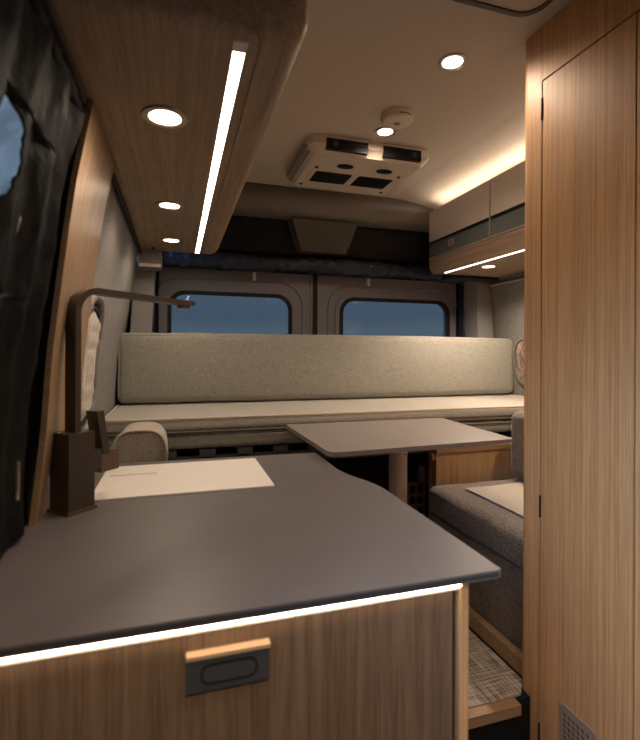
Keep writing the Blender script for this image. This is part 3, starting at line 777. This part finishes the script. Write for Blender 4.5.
MB().box(WX, WX + .0115, .12, .7115, -1.095, .686, .0008).build('near_panel', M['oak_v'], wd)
MB().box(WX + .006, WX + .0118, .70, .972, .686, .691).box(WX + .006, WX + .0118, .9655, .9705, -1.02, .691).box(WX + .006, WX + .0118, .7115, .7155, -1.02, .691).build('shadow_gap', M['rubber'], wd)
for z in (.59, -.42, -1.0): MB().cyl((WX + .0005, .9682, z), .0035, .055, n=12).build('hinge', M['rubber'], dr)
# vent grille with slanted slots
yg0, yg1, zg1 = .800, .902, -.838
vg = MB()
cols = 5
rows = 12; z_lo = zg1 - .30
holes = []
sheet = MB().box(WX - .0022, WX - .0002, yg0, yg1, z_lo, zg1, .0006).build('vent_grille', M['grille'], dr)
for r_ in range(20):
    zz = zg1 - .022 - r_ * .0135
    hm = MB()
    for c in range(6):
        yc = yg0 + .021 + c * .0128
        hm.hull([(WX - .0024, yc - .0042, zz - .001), (WX - .0024, yc - .0022, zz - .0045), (WX - .0024, yc + .0042, zz + .001), (WX - .0024, yc + .0022, zz + .0045)], [(WX - .0021, yc - .0042, zz - .001), (WX - .0021, yc - .0022, zz - .0045), (WX - .0021, yc + .0042, zz + .001), (WX - .0021, yc + .0022, zz + .0045)])
    hm.build('slot_row', M['slot'], sheet)
for y in (yg0 + .005, yg1 - .005): MB().cyl((WX - .0022, y, zg1 - .006), .0022, -.001, 'x', 12).build('screw', M['chrome'], sheet)

# ------------------------------------------------------------------ outdoor dusk
wld = bpy.data.worlds.new('dusk'); scene.world = wld; wld.use_nodes = True
nt = wld.node_tree; bg = nt.nodes['Background']
tc = nt.nodes.new('ShaderNodeTexCoord'); sp = nt.nodes.new('ShaderNodeSeparateXYZ'); rp = nt.nodes.new('ShaderNodeValToRGB')
nt.links.new(tc.outputs['Generated'], sp.inputs[0])
mpv = nt.nodes.new('ShaderNodeMapRange'); mpv.inputs[1].default_value = -.12; mpv.inputs[2].default_value = .5
nt.links.new(sp.outputs['Z'], mpv.inputs[0]); nt.links.new(mpv.outputs[0], rp.inputs['Fac']); nt.links.new(rp.outputs['Color'], bg.inputs['Color'])
e = rp.color_ramp.elements
e[0].position = 0; e[0].color = (.05, .062, .08, 1); e[1].position = 1; e[1].color = (.13, .18, .27, 1)
k = e.new(.235); k.color = (.094, .122, .152, 1); k = e.new(.26); k.color = (.114, .145, .176, 1); k = e.new(.30); k.color = (.088, .117, .15, 1)
bg.inputs['Strength'].default_value = .19
sun = bpy.data.lights.new('dusk_glow', 'SUN'); sun.energy = 2.2; sun.color = (.66, .80, 1); sun.angle = math.radians(50)
so = bpy.data.objects.new('dusk_glow', sun); COL.objects.link(so); so.rotation_euler = Vector((.80, .35, -.45)).to_track_quat('-Z', 'Y').to_euler(); so.location = (-2, 0, 2.5)

# ------------------------------------------------------------------ camera
cam = bpy.data.cameras.new('camera'); co = bpy.data.objects.new('camera', cam); COL.objects.link(co); scene.camera = co
cam.sensor_fit = 'VERTICAL'; cam.sensor_height = 36; cam.lens = 466 / 740 * 36
cam.clip_start = .01
yaw = math.radians(17.06)
co.location = (0, 0, ZO)
co.rotation_mode = 'QUATERNION'
q = Vector((math.sin(yaw), math.cos(yaw), 0)).to_track_quat('-Z', 'Y')
roll = Matrix.Rotation(math.radians(.28), 4, 'Z')
co.rotation_quaternion = (q.to_matrix().to_4x4() @ roll).to_quaternion()
cam.shift_y = -(370 - 350.8) / 740
cam.dof.use_dof = True; cam.dof.focus_distance = 1.75; cam.dof.aperture_fstop = 4.0

scene.view_settings.view_transform = 'Standard'; scene.view_settings.look = 'None'
scene.view_settings.exposure = 2.3; scene.view_settings.gamma = 1; scene.view_settings.use_curve_mapping = False
for o in bpy.data.objects:
    if '_o' in o: del o['_o']
